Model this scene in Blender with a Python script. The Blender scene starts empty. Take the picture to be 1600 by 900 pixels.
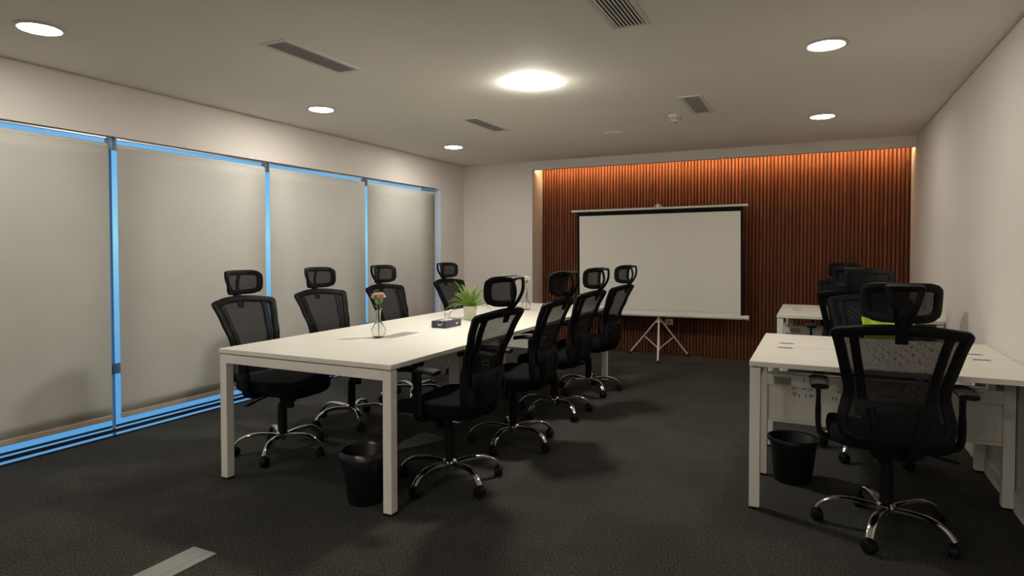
import bpy, bmesh, math, random
from mathutils import Vector, Matrix, noise

random.seed(7)
C = bpy.context.scene.collection
S = bpy.context.scene
PI = math.pi

# ------------------------------------------------------------------ camera
cam_d = bpy.data.cameras.new('camera')
cam = bpy.data.objects.new('camera', cam_d)
C.objects.link(cam)
cam_d.sensor_width = 36.0
cam_d.lens = 977.46 / 1600 * 36.0
cam_d.shift_y = -34.47 / 1600
cam_d.clip_start = 0.05
cam.location = (0, 0, 1.3104)
cam.rotation_euler = (PI / 2 - 0.0256, 0.0008, 0.4514)
S.camera = cam

# ------------------------------------------------------------------ world: pale blue daylight sky
W = bpy.data.worlds.new('sky')
S.world = W
W.use_nodes = True
nt = W.node_tree
nt.nodes.clear()
wo = nt.nodes.new('ShaderNodeOutputWorld')
bg = nt.nodes.new('ShaderNodeBackground')
tc = nt.nodes.new('ShaderNodeTexCoord')
sx = nt.nodes.new('ShaderNodeSeparateXYZ')
mr = nt.nodes.new('ShaderNodeMapRange')
mr.inputs['From Min'].default_value = -1.0
mr.inputs['From Max'].default_value = 1.0
rp = nt.nodes.new('ShaderNodeValToRGB')
els = rp.color_ramp.elements
els[0].position = 0.0
els[0].color = (0.08, 0.24, 0.46, 1)
els[1].position = 1.0
els[1].color = (0.12, 0.30, 0.62, 1)
for pos, col in ((0.42, (0.13, 0.38, 0.70, 1)), (0.47, (0.20, 0.52, 0.84, 1)),
                 (0.51, (0.36, 0.74, 0.92, 1)), (0.56, (0.20, 0.50, 0.84, 1)), (0.66, (0.15, 0.40, 0.76, 1))):
    e = els.new(pos)
    e.color = col
nt.links.new(tc.outputs['Generated'], sx.inputs[0])
nt.links.new(sx.outputs['Z'], mr.inputs['Value'])
nt.links.new(mr.outputs['Result'], rp.inputs['Fac'])
nt.links.new(rp.outputs['Color'], bg.inputs['Color'])
bg.inputs['Strength'].default_value = 1.05
nt.links.new(bg.outputs[0], wo.inputs['Surface'])

# ------------------------------------------------------------------ exposure and lamp strengths
S.view_settings.view_transform = 'Standard'
S.view_settings.look = 'None'
S.view_settings.exposure = 0.0
S.view_settings.gamma = 1.0
S.view_settings.use_curve_mapping = False
S.cycles.max_bounces = 10
S.cycles.diffuse_bounces = 5
S.cycles.glossy_bounces = 4
S.cycles.transmission_bounces = 8
S.cycles.transparent_max_bounces = 24
S.cycles.sample_clamp_indirect = 4.0
S.cycles.caustics_refractive = False
S.cycles.caustics_reflective = False

LAMP_WARM = (1.0, 0.95, 0.84)
DOWNLIGHT = 165.0        # window row, and some fill lamps added behind the camera
DOWNLIGHT_DIM = 80.0      # row by the right wall
DOWNLIGHT_NEAR = 120.0     # window side lamp nearest the camera
FILL_REAR = 560.0    # middle fill lamps added out of view behind the camera
CENTRE = 262.0
COVE = 95.0

# ------------------------------------------------------------------ measured room (metres, camera at origin)
XL, XR, YB, YS, H = -4.416, 0.917, 7.574, 7.911, 2.4766
YF = -5.0                                 # wall behind the camera
XREC, ZHEAD = -3.3725, 2.365              # slat recess
ZT = 0.75                                 # table height


# ------------------------------------------------------------------ materials
def new_mat(name):
    m = bpy.data.materials.new(name)
    m.use_nodes = True
    n = m.node_tree.nodes
    return m, n, m.node_tree.links, n['Principled BSDF'], n['Material Output']


def mat(name, col, rough=0.5, metal=0.0, spec=0.5, var=0.0, vscale=8.0, bump=0.0, bscale=200.0,
        coat=0.0, stretch=None, sheen=0.0):
    m, n, l, p, o = new_mat(name)
    p.inputs['Base Color'].default_value = (*col, 1)
    p.inputs['Roughness'].default_value = rough
    p.inputs['Metallic'].default_value = metal
    p.inputs['Specular IOR Level'].default_value = spec
    p.inputs['Coat Weight'].default_value = coat
    p.inputs['Sheen Weight'].default_value = sheen
    tcn = n.new('ShaderNodeTexCoord')
    mp = n.new('ShaderNodeMapping')
    if stretch:
        mp.inputs['Scale'].default_value = stretch
    l.new(tcn.outputs['Object'], mp.inputs['Vector'])
    if var > 0:
        t = n.new('ShaderNodeTexNoise')
        t.inputs['Scale'].default_value = vscale
        t.inputs['Detail'].default_value = 4
        r = n.new('ShaderNodeValToRGB')
        r.color_ramp.elements[0].position = 0.3
        r.color_ramp.elements[1].position = 0.7
        r.color_ramp.elements[0].color = (*[c * (1 - var) for c in col], 1)
        r.color_ramp.elements[1].color = (*[min(1, c * (1 + var)) for c in col], 1)
        l.new(mp.outputs[0], t.inputs['Vector'])
        l.new(t.outputs['Fac'], r.inputs['Fac'])
        l.new(r.outputs['Color'], p.inputs['Base Color'])
    if bump > 0:
        t2 = n.new('ShaderNodeTexNoise')
        t2.inputs['Scale'].default_value = bscale
        t2.inputs['Detail'].default_value = 2
        b = n.new('ShaderNodeBump')
        b.inputs['Strength'].default_value = bump
        b.inputs['Distance'].default_value = 0.002
        l.new(mp.outputs[0], t2.inputs['Vector'])
        l.new(t2.outputs['Fac'], b.inputs['Height'])
        l.new(b.outputs['Normal'], p.inputs['Normal'])
    return m


def emit_mat(name, col, strength):
    m, n, l, p, o = new_mat(name)
    p.inputs['Base Color'].default_value = (0.8, 0.8, 0.8, 1)
    p.inputs['Emission Color'].default_value = (*col, 1)
    p.inputs['Emission Strength'].default_value = strength
    return m


M = {}
M['plaster'] = mat('wall_paint', (0.68, 0.635, 0.60), 0.75, spec=0.3, var=0.02, vscale=1.5, bump=0.08, bscale=120)
M['ceiling'] = mat('ceiling_paint', (0.84, 0.81, 0.75), 0.8, spec=0.3, var=0.015, vscale=1.2, bump=0.05, bscale=120)
M['laminate'] = mat('white_laminate', (0.73, 0.70, 0.63), 0.38, spec=0.45, var=0.012, vscale=6, bump=0.03, bscale=500)
M['edge'] = mat('table_edge_band', (0.62, 0.59, 0.52), 0.45, var=0.012, vscale=6)
M['white_metal'] = mat('white_powder_coat', (0.74, 0.71, 0.645), 0.42, spec=0.45, var=0.01, vscale=10, bump=0.04, bscale=700)
M['black_plastic'] = mat('black_plastic', (0.0045, 0.0045, 0.0058), 0.55, spec=0.16, var=0.1, vscale=20, bump=0.05, bscale=900)
M['black_rubber'] = mat('black_rubber', (0.007, 0.007, 0.008), 0.6, spec=0.25, var=0.1, vscale=40)
M['black_fabric'] = mat('black_seat_fabric', (0.006, 0.006, 0.0075), 0.95, spec=0.1, var=0.2, vscale=300, bump=0.3, bscale=900)
M['chrome'] = mat('chrome', (0.78, 0.77, 0.75), 0.13, metal=1.0, var=0.02, vscale=30)
M['blind'] = mat('blind_fabric', (0.54, 0.53, 0.495), 0.85, spec=0.2, var=0.03, vscale=3, bump=0.15, bscale=900)
M['blind_hem'] = mat('blind_hem', (0.44, 0.37, 0.29), 0.8, var=0.06, vscale=20)
M['alu'] = mat('brushed_aluminium', (0.62, 0.62, 0.61), 0.35, metal=0.85, var=0.04, vscale=40, stretch=(1, 20, 1))
M['frame'] = mat('window_frame_paint', (0.55, 0.57, 0.60), 0.3, spec=0.6, var=0.02, vscale=12)
M['dark_frame'] = mat('dark_window_frame', (0.03, 0.035, 0.045), 0.25, spec=0.6, var=0.1, vscale=12)
M['sill'] = mat('polished_aluminium_sill', (0.78, 0.80, 0.82), 0.10, metal=0.85, var=0.02, vscale=10)
M['slat_back'] = mat('dark_backing_felt', (0.075, 0.026, 0.012), 0.8, spec=0.1, var=0.2, vscale=60)
M['screen_white'] = mat('screen_fabric', (0.74, 0.71, 0.645), 0.85, spec=0.15, var=0.012, vscale=3)
M['screen_black'] = mat('screen_border', (0.008, 0.008, 0.009), 0.85, spec=0.1, var=0.1, vscale=20)
M['white_plastic'] = mat('white_plastic', (0.68, 0.66, 0.60), 0.4, var=0.02, vscale=10)
M['grey_plastic'] = mat('grey_plastic', (0.30, 0.29, 0.27), 0.45, var=0.05, vscale=20)
M['vent_white'] = mat('vent_paint', (0.66, 0.65, 0.62), 0.45, var=0.02, vscale=20)
M['vent_dark'] = mat('vent_duct', (0.02, 0.02, 0.02), 0.8, var=0.1, vscale=10)
M['bin'] = mat('black_bin_plastic', (0.005, 0.005, 0.0065), 0.45, spec=0.3, var=0.15, vscale=12)
M['liner'] = mat('bin_liner_film', (0.007, 0.007, 0.009), 0.25, spec=0.5, var=0.3, vscale=18, bump=0.5, bscale=60)
M['pot'] = mat('cream_ceramic', (0.66, 0.62, 0.50), 0.35, var=0.03, vscale=15)
M['soil'] = mat('potting_soil', (0.02, 0.014, 0.008), 0.95, var=0.4, vscale=90, bump=0.6, bscale=120)
M['frond'] = mat('fern_leaf', (0.15, 0.255, 0.028), 0.5, var=0.35, vscale=14)
M['stem'] = mat('green_stem', (0.16, 0.25, 0.06), 0.5, var=0.2, vscale=30)
M['petal_pink'] = mat('pink_petal', (0.95, 0.70, 0.62), 0.6, var=0.18, vscale=60)
M['petal_white'] = mat('white_petal', (0.94, 0.93, 0.88), 0.6, var=0.06, vscale=60)
M['tissue_box'] = mat('navy_carton', (0.040, 0.038, 0.060), 0.5, var=0.15, vscale=25)
M['tissue'] = mat('white_tissue', (0.78, 0.76, 0.70), 0.9, spec=0.1, var=0.03, vscale=30)
M['print_white'] = mat('white_print', (0.55, 0.55, 0.60), 0.6, var=0.05, vscale=50)
M['lime'] = mat('lime_mesh_cloth', (0.34, 0.43, 0.03), 0.8, var=0.45, vscale=120, bump=0.5, bscale=300)
M['floor_box'] = mat('floor_strip_metal', (0.30, 0.295, 0.275), 0.42, metal=0.3, var=0.04, vscale=15)
M['tan'] = mat('tan_edge', (0.30, 0.24, 0.16), 0.6, var=0.1, vscale=20)
M['downlight'] = emit_mat('downlight_diffuser', LAMP_WARM, DOWNLIGHT)
M['downlight_dim'] = emit_mat('downlight_diffuser_dimmed', LAMP_WARM, DOWNLIGHT_DIM)
M['downlight_near'] = emit_mat('downlight_diffuser_near', LAMP_WARM, DOWNLIGHT_NEAR)
M['fill_rear'] = emit_mat('fill_diffuser_rear', LAMP_WARM, FILL_REAR)
M['centre_lamp'] = emit_mat('centre_lamp_dome', LAMP_WARM, CENTRE)
M['cove'] = emit_mat('cove_led', (1.0, 0.62, 0.28), COVE)


def carpet_mat():
    m, n, l, p, o = new_mat('carpet')
    p.inputs['Roughness'].default_value = 0.97
    p.inputs['Specular IOR Level'].default_value = 0.12
    tcn = n.new('ShaderNodeTexCoord')
    fine = n.new('ShaderNodeTexNoise')
    fine.inputs['Scale'].default_value = 135
    fine.inputs['Detail'].default_value = 3
    l.new(tcn.outputs['Object'], fine.inputs['Vector'])
    r = n.new('ShaderNodeValToRGB')
    r.color_ramp.elements[0].position = 0.36
    r.color_ramp.elements[1].position = 0.66
    r.color_ramp.elements[0].color = (0.010, 0.0097, 0.009, 1)
    r.color_ramp.elements[1].color = (0.076, 0.073, 0.063, 1)
    l.new(fine.outputs['Fac'], r.inputs['Fac'])
    big = n.new('ShaderNodeTexNoise')
    big.inputs['Scale'].default_value = 2.5
    big.inputs['Detail'].default_value = 3
    l.new(tcn.outputs['Object'], big.inputs['Vector'])
    chk = n.new('ShaderNodeTexChecker')                       # carpet tiles laid quarter-turned
    chk.inputs['Scale'].default_value = 2.0
    chk.inputs['Color1'].default_value = (0.94, 0.94, 0.94, 1)
    chk.inputs['Color2'].default_value = (1.03, 1.03, 1.03, 1)
    l.new(tcn.outputs['Object'], chk.inputs['Vector'])
    r2 = n.new('ShaderNodeValToRGB')
    r2.color_ramp.elements[0].color = (0.80, 0.80, 0.80, 1)
    r2.color_ramp.elements[1].color = (1.2, 1.2, 1.2, 1)
    l.new(big.outputs['Fac'], r2.inputs['Fac'])
    mx = n.new('ShaderNodeMix')
    mx.data_type = 'RGBA'
    mx.blend_type = 'MULTIPLY'
    mx.inputs[0].default_value = 1
    l.new(r.outputs['Color'], mx.inputs[6])
    l.new(r2.outputs['Color'], mx.inputs[7])
    mx2 = n.new('ShaderNodeMix')
    mx2.data_type = 'RGBA'
    mx2.blend_type = 'MULTIPLY'
    mx2.inputs[0].default_value = 1
    l.new(mx.outputs[2], mx2.inputs[6])
    l.new(chk.outputs['Color'], mx2.inputs[7])
    l.new(mx2.outputs[2], p.inputs['Base Color'])
    b = n.new('ShaderNodeBump')
    b.inputs['Strength'].default_value = 0.5
    b.inputs['Distance'].default_value = 0.004
    l.new(fine.outputs['Fac'], b.inputs['Height'])
    l.new(b.outputs['Normal'], p.inputs['Normal'])
    return m


def wood_mat():
    m, n, l, p, o = new_mat('slat_wood')
    p.inputs['Roughness'].default_value = 0.6
    p.inputs['Specular IOR Level'].default_value = 0.2
    tcn = n.new('ShaderNodeTexCoord')
    oi = n.new('ShaderNodeObjectInfo')
    mp = n.new('ShaderNodeMapping')
    mp.inputs['Scale'].default_value = (30, 30, 1.6)
    l.new(tcn.outputs['Object'], mp.inputs['Vector'])
    ad = n.new('ShaderNodeVectorMath')
    ad.operation = 'ADD'
    cmb = n.new('ShaderNodeCombineXYZ')
    ml = n.new('ShaderNodeMath')
    ml.operation = 'MULTIPLY'
    ml.inputs[1].default_value = 40
    l.new(oi.outputs['Random'], ml.inputs[0])
    l.new(ml.outputs[0], cmb.inputs['X'])
    l.new(ml.outputs[0], cmb.inputs['Z'])
    l.new(mp.outputs[0], ad.inputs[0])
    l.new(cmb.outputs[0], ad.inputs[1])
    t = n.new('ShaderNodeTexNoise')
    t.inputs['Scale'].default_value = 2.0
    t.inputs['Detail'].default_value = 5
    l.new(ad.outputs[0], t.inputs['Vector'])
    r = n.new('ShaderNodeValToRGB')
    r.color_ramp.elements[0].position = 0.3
    r.color_ramp.elements[1].position = 0.75
    r.color_ramp.elements[0].color = (0.098, 0.031, 0.0135, 1)
    r.color_ramp.elements[1].color = (0.185, 0.062, 0.028, 1)
    l.new(t.outputs['Fac'], r.inputs['Fac'])
    hs = n.new('ShaderNodeHueSaturation')
    mr_ = n.new('ShaderNodeMapRange')
    mr_.inputs['To Min'].default_value = 0.85
    mr_.inputs['To Max'].default_value = 1.15
    l.new(oi.outputs['Random'], mr_.inputs['Value'])
    l.new(mr_.outputs['Result'], hs.inputs['Value'])
    l.new(r.outputs['Color'], hs.inputs['Color'])
    l.new(hs.outputs['Color'], p.inputs['Base Color'])
    return m


def mesh_fabric_mat():
    """open black net: threads of dark fabric with small square holes between them"""
    m, n, l, p, o = new_mat('chair_net')
    p.inputs['Base Color'].default_value = (0.008, 0.0085, 0.010, 1)
    p.inputs['Roughness'].default_value = 0.7
    p.inputs['Specular IOR Level'].default_value = 0.15
    uv = n.new('ShaderNodeTexCoord')
    mp = n.new('ShaderNodeMapping')
    mp.inputs['Rotation'].default_value = (0, 0, PI / 4)
    mp.inputs['Scale'].default_value = (260, 260, 260)
    l.new(uv.outputs['UV'], mp.inputs['Vector'])
    sp = n.new('ShaderNodeSeparateXYZ')
    l.new(mp.outputs[0], sp.inputs[0])
    gs = []
    for ax in ('X', 'Y'):
        f = n.new('ShaderNodeMath')
        f.operation = 'FRACT'
        l.new(sp.outputs[ax], f.inputs[0])
        g = n.new('ShaderNodeMath')
        g.operation = 'GREATER_THAN'
        g.inputs[1].default_value = 0.645
        l.new(f.outputs[0], g.inputs[0])
        gs.append(g)
    mu = n.new('ShaderNodeMath')
    mu.operation = 'MULTIPLY'
    l.new(gs[0].outputs[0], mu.inputs[0])
    l.new(gs[1].outputs[0], mu.inputs[1])
    tr = n.new('ShaderNodeBsdfTransparent')
    mx = n.new('ShaderNodeMixShader')
    l.new(mu.outputs[0], mx.inputs[0])
    l.new(p.outputs[0], mx.inputs[1])
    l.new(tr.outputs[0], mx.inputs[2])
    l.new(mx.outputs[0], o.inputs['Surface'])
    return m


def glass_mat(name, tint=(1, 1, 1), thin=False):
    m, n, l, p, o = new_mat(name)
    if thin:
        n.remove(p)
        tr = n.new('ShaderNodeBsdfTransparent')
        tr.inputs['Color'].default_value = (*tint, 1)
        gl = n.new('ShaderNodeBsdfGlossy')
        gl.inputs['Roughness'].default_value = 0.01
        fr = n.new('ShaderNodeFresnel')
        ge = n.new('ShaderNodeNewGeometry')                # same reflectance on both faces of the sheet
        io = n.new('ShaderNodeMapRange')
        io.inputs['To Min'].default_value = 1.45
        io.inputs['To Max'].default_value = 1 / 1.45
        l.new(ge.outputs['Backfacing'], io.inputs['Value'])
        l.new(io.outputs['Result'], fr.inputs['IOR'])
        mx = n.new('ShaderNodeMixShader')
        l.new(fr.outputs[0], mx.inputs[0])
        l.new(tr.outputs[0], mx.inputs[1])
        l.new(gl.outputs[0], mx.inputs[2])
        l.new(mx.outputs[0], o.inputs['Surface'])
    else:
        p.inputs['Base Color'].default_value = (*tint, 1)
        p.inputs['Roughness'].default_value = 0.0
        p.inputs['IOR'].default_value = 1.45
        p.inputs['Transmission Weight'].default_value = 1.0
    return m


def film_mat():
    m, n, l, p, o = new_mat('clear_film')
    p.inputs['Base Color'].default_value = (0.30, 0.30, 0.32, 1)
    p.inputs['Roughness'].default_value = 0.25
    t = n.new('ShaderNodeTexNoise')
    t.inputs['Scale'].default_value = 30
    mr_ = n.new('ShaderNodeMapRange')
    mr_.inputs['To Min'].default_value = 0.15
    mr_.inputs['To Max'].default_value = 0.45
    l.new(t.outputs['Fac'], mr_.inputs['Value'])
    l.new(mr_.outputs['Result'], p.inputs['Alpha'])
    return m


M['carpet'] = carpet_mat()
M['wood'] = wood_mat()
M['net'] = mesh_fabric_mat()
M['glass'] = glass_mat('clear_vase_glass')
M['pane'] = glass_mat('window_glass', (0.92, 0.97, 1.0), thin=True)
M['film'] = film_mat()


# ------------------------------------------------------------------ mesh helpers
class MB:
    """collects shapes into one mesh"""

    def __init__(self):
        self.v, self.f, self.uv = [], [], None

    def add(self, v, f):
        o = len(self.v)
        self.v += [tuple(p) for p in v]
        self.f += [tuple(i + o for i in q) for q in f]
        return self

    def box(self, x0, x1, y0, y1, z0, z1, b=0.0):
        bm = bmesh.new()
        bmesh.ops.create_cube(bm, size=1)
        for q in bm.verts:
            q.co = Vector(((x0 + x1) / 2 + q.co.x * (x1 - x0), (y0 + y1) / 2 + q.co.y * (y1 - y0),
                           (z0 + z1) / 2 + q.co.z * (z1 - z0)))
        if b > 0:
            bmesh.ops.bevel(bm, geom=bm.edges[:], offset=b, segments=2, profile=0.5, affect='EDGES')
        return self.bm(bm)

    def bm(self, bm, mx=None):
        if mx:
            bm.transform(mx)
        bm.verts.index_update()
        self.add([q.co.copy() for q in bm.verts], [[q.index for q in f.verts] for f in bm.faces])
        bm.free()
        return self

    def lathe(self, prof, n=24, cx=0, cy=0, cap=True):
        v, f = [], []
        for r, z in prof:
            for i in range(n):
                a = 2 * PI * i / n
                v.append((cx + r * math.cos(a), cy + r * math.sin(a), z))
        for j in range(len(prof) - 1):
            for i in range(n):
                k = (i + 1) % n
                f.append((j * n + i, j * n + k, (j + 1) * n + k, (j + 1) * n + i))
        if cap:
            if prof[0][0] > 1e-5:
                f.append(tuple(reversed(range(n))))
            if prof[-1][0] > 1e-5:
                f.append(tuple((len(prof) - 1) * n + i for i in range(n)))
        return self.add(v, f)

    def sweep(self, pts, ups, w, t, closed=False, n=8, power=3.0):
        """rounded-rectangle section swept along pts; w across (in T x up), t along up"""
        pts = [Vector(p) for p in pts]
        N = len(pts)
        if not isinstance(w, (list, tuple)):
            w = [w] * N
        if not isinstance(t, (list, tuple)):
            t = [t] * N
        if isinstance(ups, Vector):
            ups = [ups] * N
        v, f = [], []
        for i in range(N):
            if closed:
                T = pts[(i + 1) % N] - pts[i - 1]
            else:
                T = pts[min(i + 1, N - 1)] - pts[max(i - 1, 0)]
            T.normalize()
            U = ups[i] - T * ups[i].dot(T)
            if U.length < 1e-6:
                U = T.orthogonal()
            U.normalize()
            Sd = T.cross(U)
            for k in range(n):
                a = 2 * PI * (k + 0.5) / n
                c, s = math.cos(a), math.sin(a)
                c = math.copysign(abs(c) ** (2 / power), c)
                s = math.copysign(abs(s) ** (2 / power), s)
                v.append(pts[i] + Sd * (c * w[i] / 2) + U * (s * t[i] / 2))
        for i in range(N if closed else N - 1):
            j = (i + 1) % N
            for k in range(n):
                m = (k + 1) % n
                f.append((i * n + k, i * n + m, j * n + m, j * n + k))
        if not closed:
            f.append(tuple(reversed(range(n))))
            f.append(tuple((N - 1) * n + k for k in range(n)))
        return self.add(v, f)

    def tube(self, pts, r, n=10, closed=False):
        return self.sweep(pts, Vector((0.31, 0.17, 0.93)), [2 * q for q in r] if isinstance(r, list) else 2 * r,
                          [2 * q for q in r] if isinstance(r, list) else 2 * r, closed, n, 2.0)

    def mesh(self, name, smooth=None, uvfn=None):
        me = bpy.data.meshes.new(name)
        me.from_pydata(self.v, [], self.f)
        bm = bmesh.new()
        bm.from_mesh(me)
        bmesh.ops.recalc_face_normals(bm, faces=bm.faces)
        bm.to_mesh(me)
        bm.free()
        if uvfn:
            uvl = me.uv_layers.new(name='UVMap')
            for lp in me.loops:
                uvl.data[lp.index].uv = uvfn(me.vertices[lp.vertex_index].co)
        if smooth is not None:
            me.polygons.foreach_set('use_smooth', [True] * len(me.polygons))
            me.set_sharp_from_angle(angle=math.radians(smooth))
        return me


def obj(name, me, m, parent=None, loc=(0, 0, 0), rotz=0.0, smooth=None):
    if isinstance(me, MB):
        me = me.mesh(name, smooth)
    if not me.materials:
        me.materials.append(M[m] if isinstance(m, str) else m)
    o = bpy.data.objects.new(name, me)
    C.objects.link(o)
    o.parent = parent
    o.location = loc
    o.rotation_euler = (0, 0, rotz)
    return o


def tag(o, label, cat, group=None):
    o['label'] = label
    o['category'] = cat
    if group:
        o['group'] = group
    return o


def thing(name, label, cat, loc=(0, 0, 0), rotz=0.0, group=None):
    o = bpy.data.objects.new(name, None)
    C.objects.link(o)
    o.empty_display_size = 0.1
    o.location = loc
    o.rotation_euler = (0, 0, rotz)
    return tag(o, label, cat, group)


def struct(name, me, m, parent=None, **kw):
    o = obj(name, me, m, parent, **kw)
    o['kind'] = 'structure'
    return o


def copy_tree(o, parent=None):
    c = o.copy()
    C.objects.link(c)
    c.parent = parent
    for ch in list(o.children):
        copy_tree(ch, c)
    return c


def smoothpath(pts, n=6, closed=False):
    P = [Vector(p) for p in pts]
    N = len(P)
    out = []
    for i in range(N if closed else N - 1):
        if closed:
            a, b, c, d = P[i - 1], P[i], P[(i + 1) % N], P[(i + 2) % N]
        else:
            a, b, c, d = P[max(i - 1, 0)], P[i], P[i + 1], P[min(i + 2, N - 1)]
        for k in range(n):
            t = k / n
            out.append(0.5 * ((2 * b) + (c - a) * t + (2 * a - 5 * b + 4 * c - d) * t * t + (3 * b - a - 3 * c + d) * t ** 3))
    if not closed:
        out.append(P[-1])
    return out


# ================================================================== the room shell
WT = 0.3
struct('floor', MB().box(XL - WT, XR + 0.3, YF - 0.2, YS + 0.25, -0.12, 0.0), 'carpet')
struct('ceiling', MB().box(XL - 0.02, XR + 0.1, YF - 0.2, YB + 0.05, H, H + 0.12), 'ceiling')
GAP = 0.012                                         # shadow gap under the ceiling
# left wall: the bulkhead above the blinds and the solid piers at both ends
WY0, WY1, WZ1 = 1.33, 6.965, 2.104
b = MB()
b.box(XL - 0.05, XL, WY0, WY1, WZ1, H - GAP)
b.box(XL - WT, XL, YF, WY0, 0, H - GAP)
b.box(XL - WT, XL, WY1, YB + 0.4, 0, H - GAP)
b.box(XL - WT, XL - 0.05, WY0, WY1, 2.36, H + 0.1)
b.box(XL - WT, XL - 0.018, YF, YB + 0.4, H - GAP, H + 0.1)
struct('wall_left', b, 'plaster')
b = MB()
b.box(XR, XR + 0.2, YF, YS + 0.2, 0, H - GAP)
b.box(XR + 0.018, XR + 0.2, YF, YS + 0.2, H - GAP, H + 0.1)
struct('wall_right', b, 'plaster')
struct('wall_back', MB().box(XREC, XR, YS + 0.03, YS + 0.2, 0, H), 'plaster')
struct('wall_corner', MB().box(XL, XREC, YB, YS + 0.2, 0, H), 'plaster')
b = MB()
b.box(XREC, XR, YB, YB + 0.075, ZHEAD, H)
b.box(XREC, XR, YB + 0.075, YS + 0.2, H - 0.02, H + 0.1)
struct('trim_5', b, 'plaster')
struct('wall_rear', MB().box(XL - WT, XR + 0.2, YF - 0.2, YF, 0, H), 'plaster')
struct('baseboard_right', MB().box(XR - 0.014, XR, YF, YS - 0.04, 0.0, 0.095, 0.003), 'white_metal')

# window wall: four fixed panes behind the blinds, low stepped sill in front of them
XG = XL - 0.09
ys = [1.33, 2.765, 4.140, 5.515, 6.965]
for i in range(4):
    y0, y1 = ys[i], ys[i + 1]
    fb = MB()
    fb.box(XG - 0.02, XG + 0.02, y0, y1, 2.30, 2.36)
    fb.box(XG - 0.02, XG + 0.006, y0, y0 + 0.004, 0.0, 2.30)
    fb.box(XG - 0.02, XG + 0.006, y1 - 0.004, y1, 0.0, 2.30)
    w = struct('window_%d' % (i + 1), fb, 'frame')
    obj('pane', MB().box(XG - 0.004, XG + 0.004, y0 + 0.004, y1 - 0.004, 0.0, 2.30), 'pane', w)
    obj('transom', MB().box(XG - 0.03, XG - 0.005, y0 + 0.004, y1 - 0.004, 0.423, 0.497, 0.003), 'frame', w)
    obj('sill_rail', MB().box(XG + 0.005, XL - 0.045, y0, y1, 0.0405, 0.0425), 'sill', w)
    obj('rail_face', MB().box(XL - 0.060, XL - 0.046, y0, y1, 0.020, 0.0405), 'dark_frame', w)
struct('trim_1', MB().box(XG + 0.005, XL - 0.004, WY0, WY1, 0.0, 0.004), 'sill')
struct('trim_2', MB().box(XL - 0.004, XL + 0.004, WY0, WY1, 0.0, 0.012), 'dark_frame')

# ================================================================== slat wall with cove light
sp_ = thing('slat_panel', 'reddish brown vertical wood slat panelling filling the back wall recess', 'wall panel', (0, YS, 0))
obj('backing_board', MB().box(XREC, XR, 0.012, 0.03, 0, ZHEAD + 0.06), 'slat_back', sp_)
PITCH = 0.0394
NS = int((XR - XREC) / PITCH)
slat_me = None
for i in range(NS):
    x = XREC + PITCH * (i + 0.5) + (XR - XREC - NS * PITCH) / 2
    if slat_me is None:
        slat_me = MB().box(-0.0115, 0.0115, -0.006, 0.012, 0.004, ZHEAD + 0.06, 0.0015).mesh('slat')
    obj('slat', slat_me, 'wood', sp_, (x, 0, 0))
o = thing('cove_light', 'warm strip light hidden behind the header above the slat panelling', 'light', (0, YB + 0.1, ZHEAD + 0.03))
obj('led_strip', MB().box(XREC + 0.006, XR - 0.006, 0.012, 0.045, 0.0055, 0.018), 'cove', o)
obj('mounting_channel', MB().box(XREC + 0.03, XR - 0.03, -0.025, 0.042, -0.004, 0.005), 'alu', o)

sk = thing('wall_socket', 'small pale power socket on the slat wall behind the tripod screen', 'socket', (-1.641, YS - 0.006, 0.407))
obj('face_plate', MB().box(-0.052, 0.052, -0.010, 0, -0.038, 0.038, 0.003), 'white_plastic', sk)
obj('outlet_insert', MB().box(-0.014, 0.014, -0.012, -0.009, -0.014, 0.014, 0.001), 'grey_plastic', sk)

# ================================================================== ceiling fittings
ring_me = MB().lathe([(0.094, 0), (0.112, -0.001), (0.116, -0.006), (0.110, -0.010), (0.098, -0.010), (0.094, -0.006), (0.094, 0)], 32, cap=False).mesh('trim_ring', 40)
disc_mes = {k: MB().lathe([(0.0001, -0.016), (0.05, -0.0150), (0.080, -0.0125), (0.095, -0.008)], 32).mesh('diffuser', 40)
            for k in ('downlight', 'downlight_near', 'downlight_dim', 'fill_rear')}
LG = 'round recessed downlights'
for x, y, lab in ((-3.672, 1.90, 'round white ceiling downlight at the upper left, nearest above the window blinds'),
                  (-3.683, 3.99, 'second round downlight from the camera along the window side'),
                  (-3.688, 6.095, 'farthest round downlight on the window side, near the back corner'),
                  (0.043, 4.002, 'larger looking round downlight above the near workstation on the right'),
                  (0.043, 6.116, 'farther round downlight above the right side, near the slat wall'),
                  (-1.79, -0.20, 'added unseen fill light behind the camera in the middle row'),  # lamps from here on are unseen, added to brighten camera-facing surfaces
                  (-1.79, -2.30, 'added unseen fill light in the middle of the second row behind the camera'),
                  (0.043, -2.30, 'added unseen fill light by the right wall in the second row behind the camera'),
                  (-1.79, -4.30, 'added unseen fill light in the middle of the last row behind the camera'),
                  (0.043, -4.30, 'added unseen fill light by the right wall in the last row behind the camera')):
    d = thing('downlight', lab, 'ceiling light', (x, y, H), 0, LG)
    obj('trim_ring', ring_me, 'white_plastic', d)
    kind = ('fill_rear' if x < -1 else 'downlight') if y < -1 else ('downlight_dim' if x > -1 else ('downlight_near' if 1 < y < 2 else 'downlight'))
    obj('diffuser', disc_mes[kind], kind, d)
d = thing('centre_lamp', 'brightest ceiling lamp, glowing dome over the middle of the room', 'ceiling light', (-1.788, 4.008, H))
obj('trim_ring', MB().lathe([(0.120, 0), (0.138, 0), (0.139, -0.003), (0.130, -0.005), (0.120, -0.004)], 36, cap=False), 'white_plastic', d, smooth=40)
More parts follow.
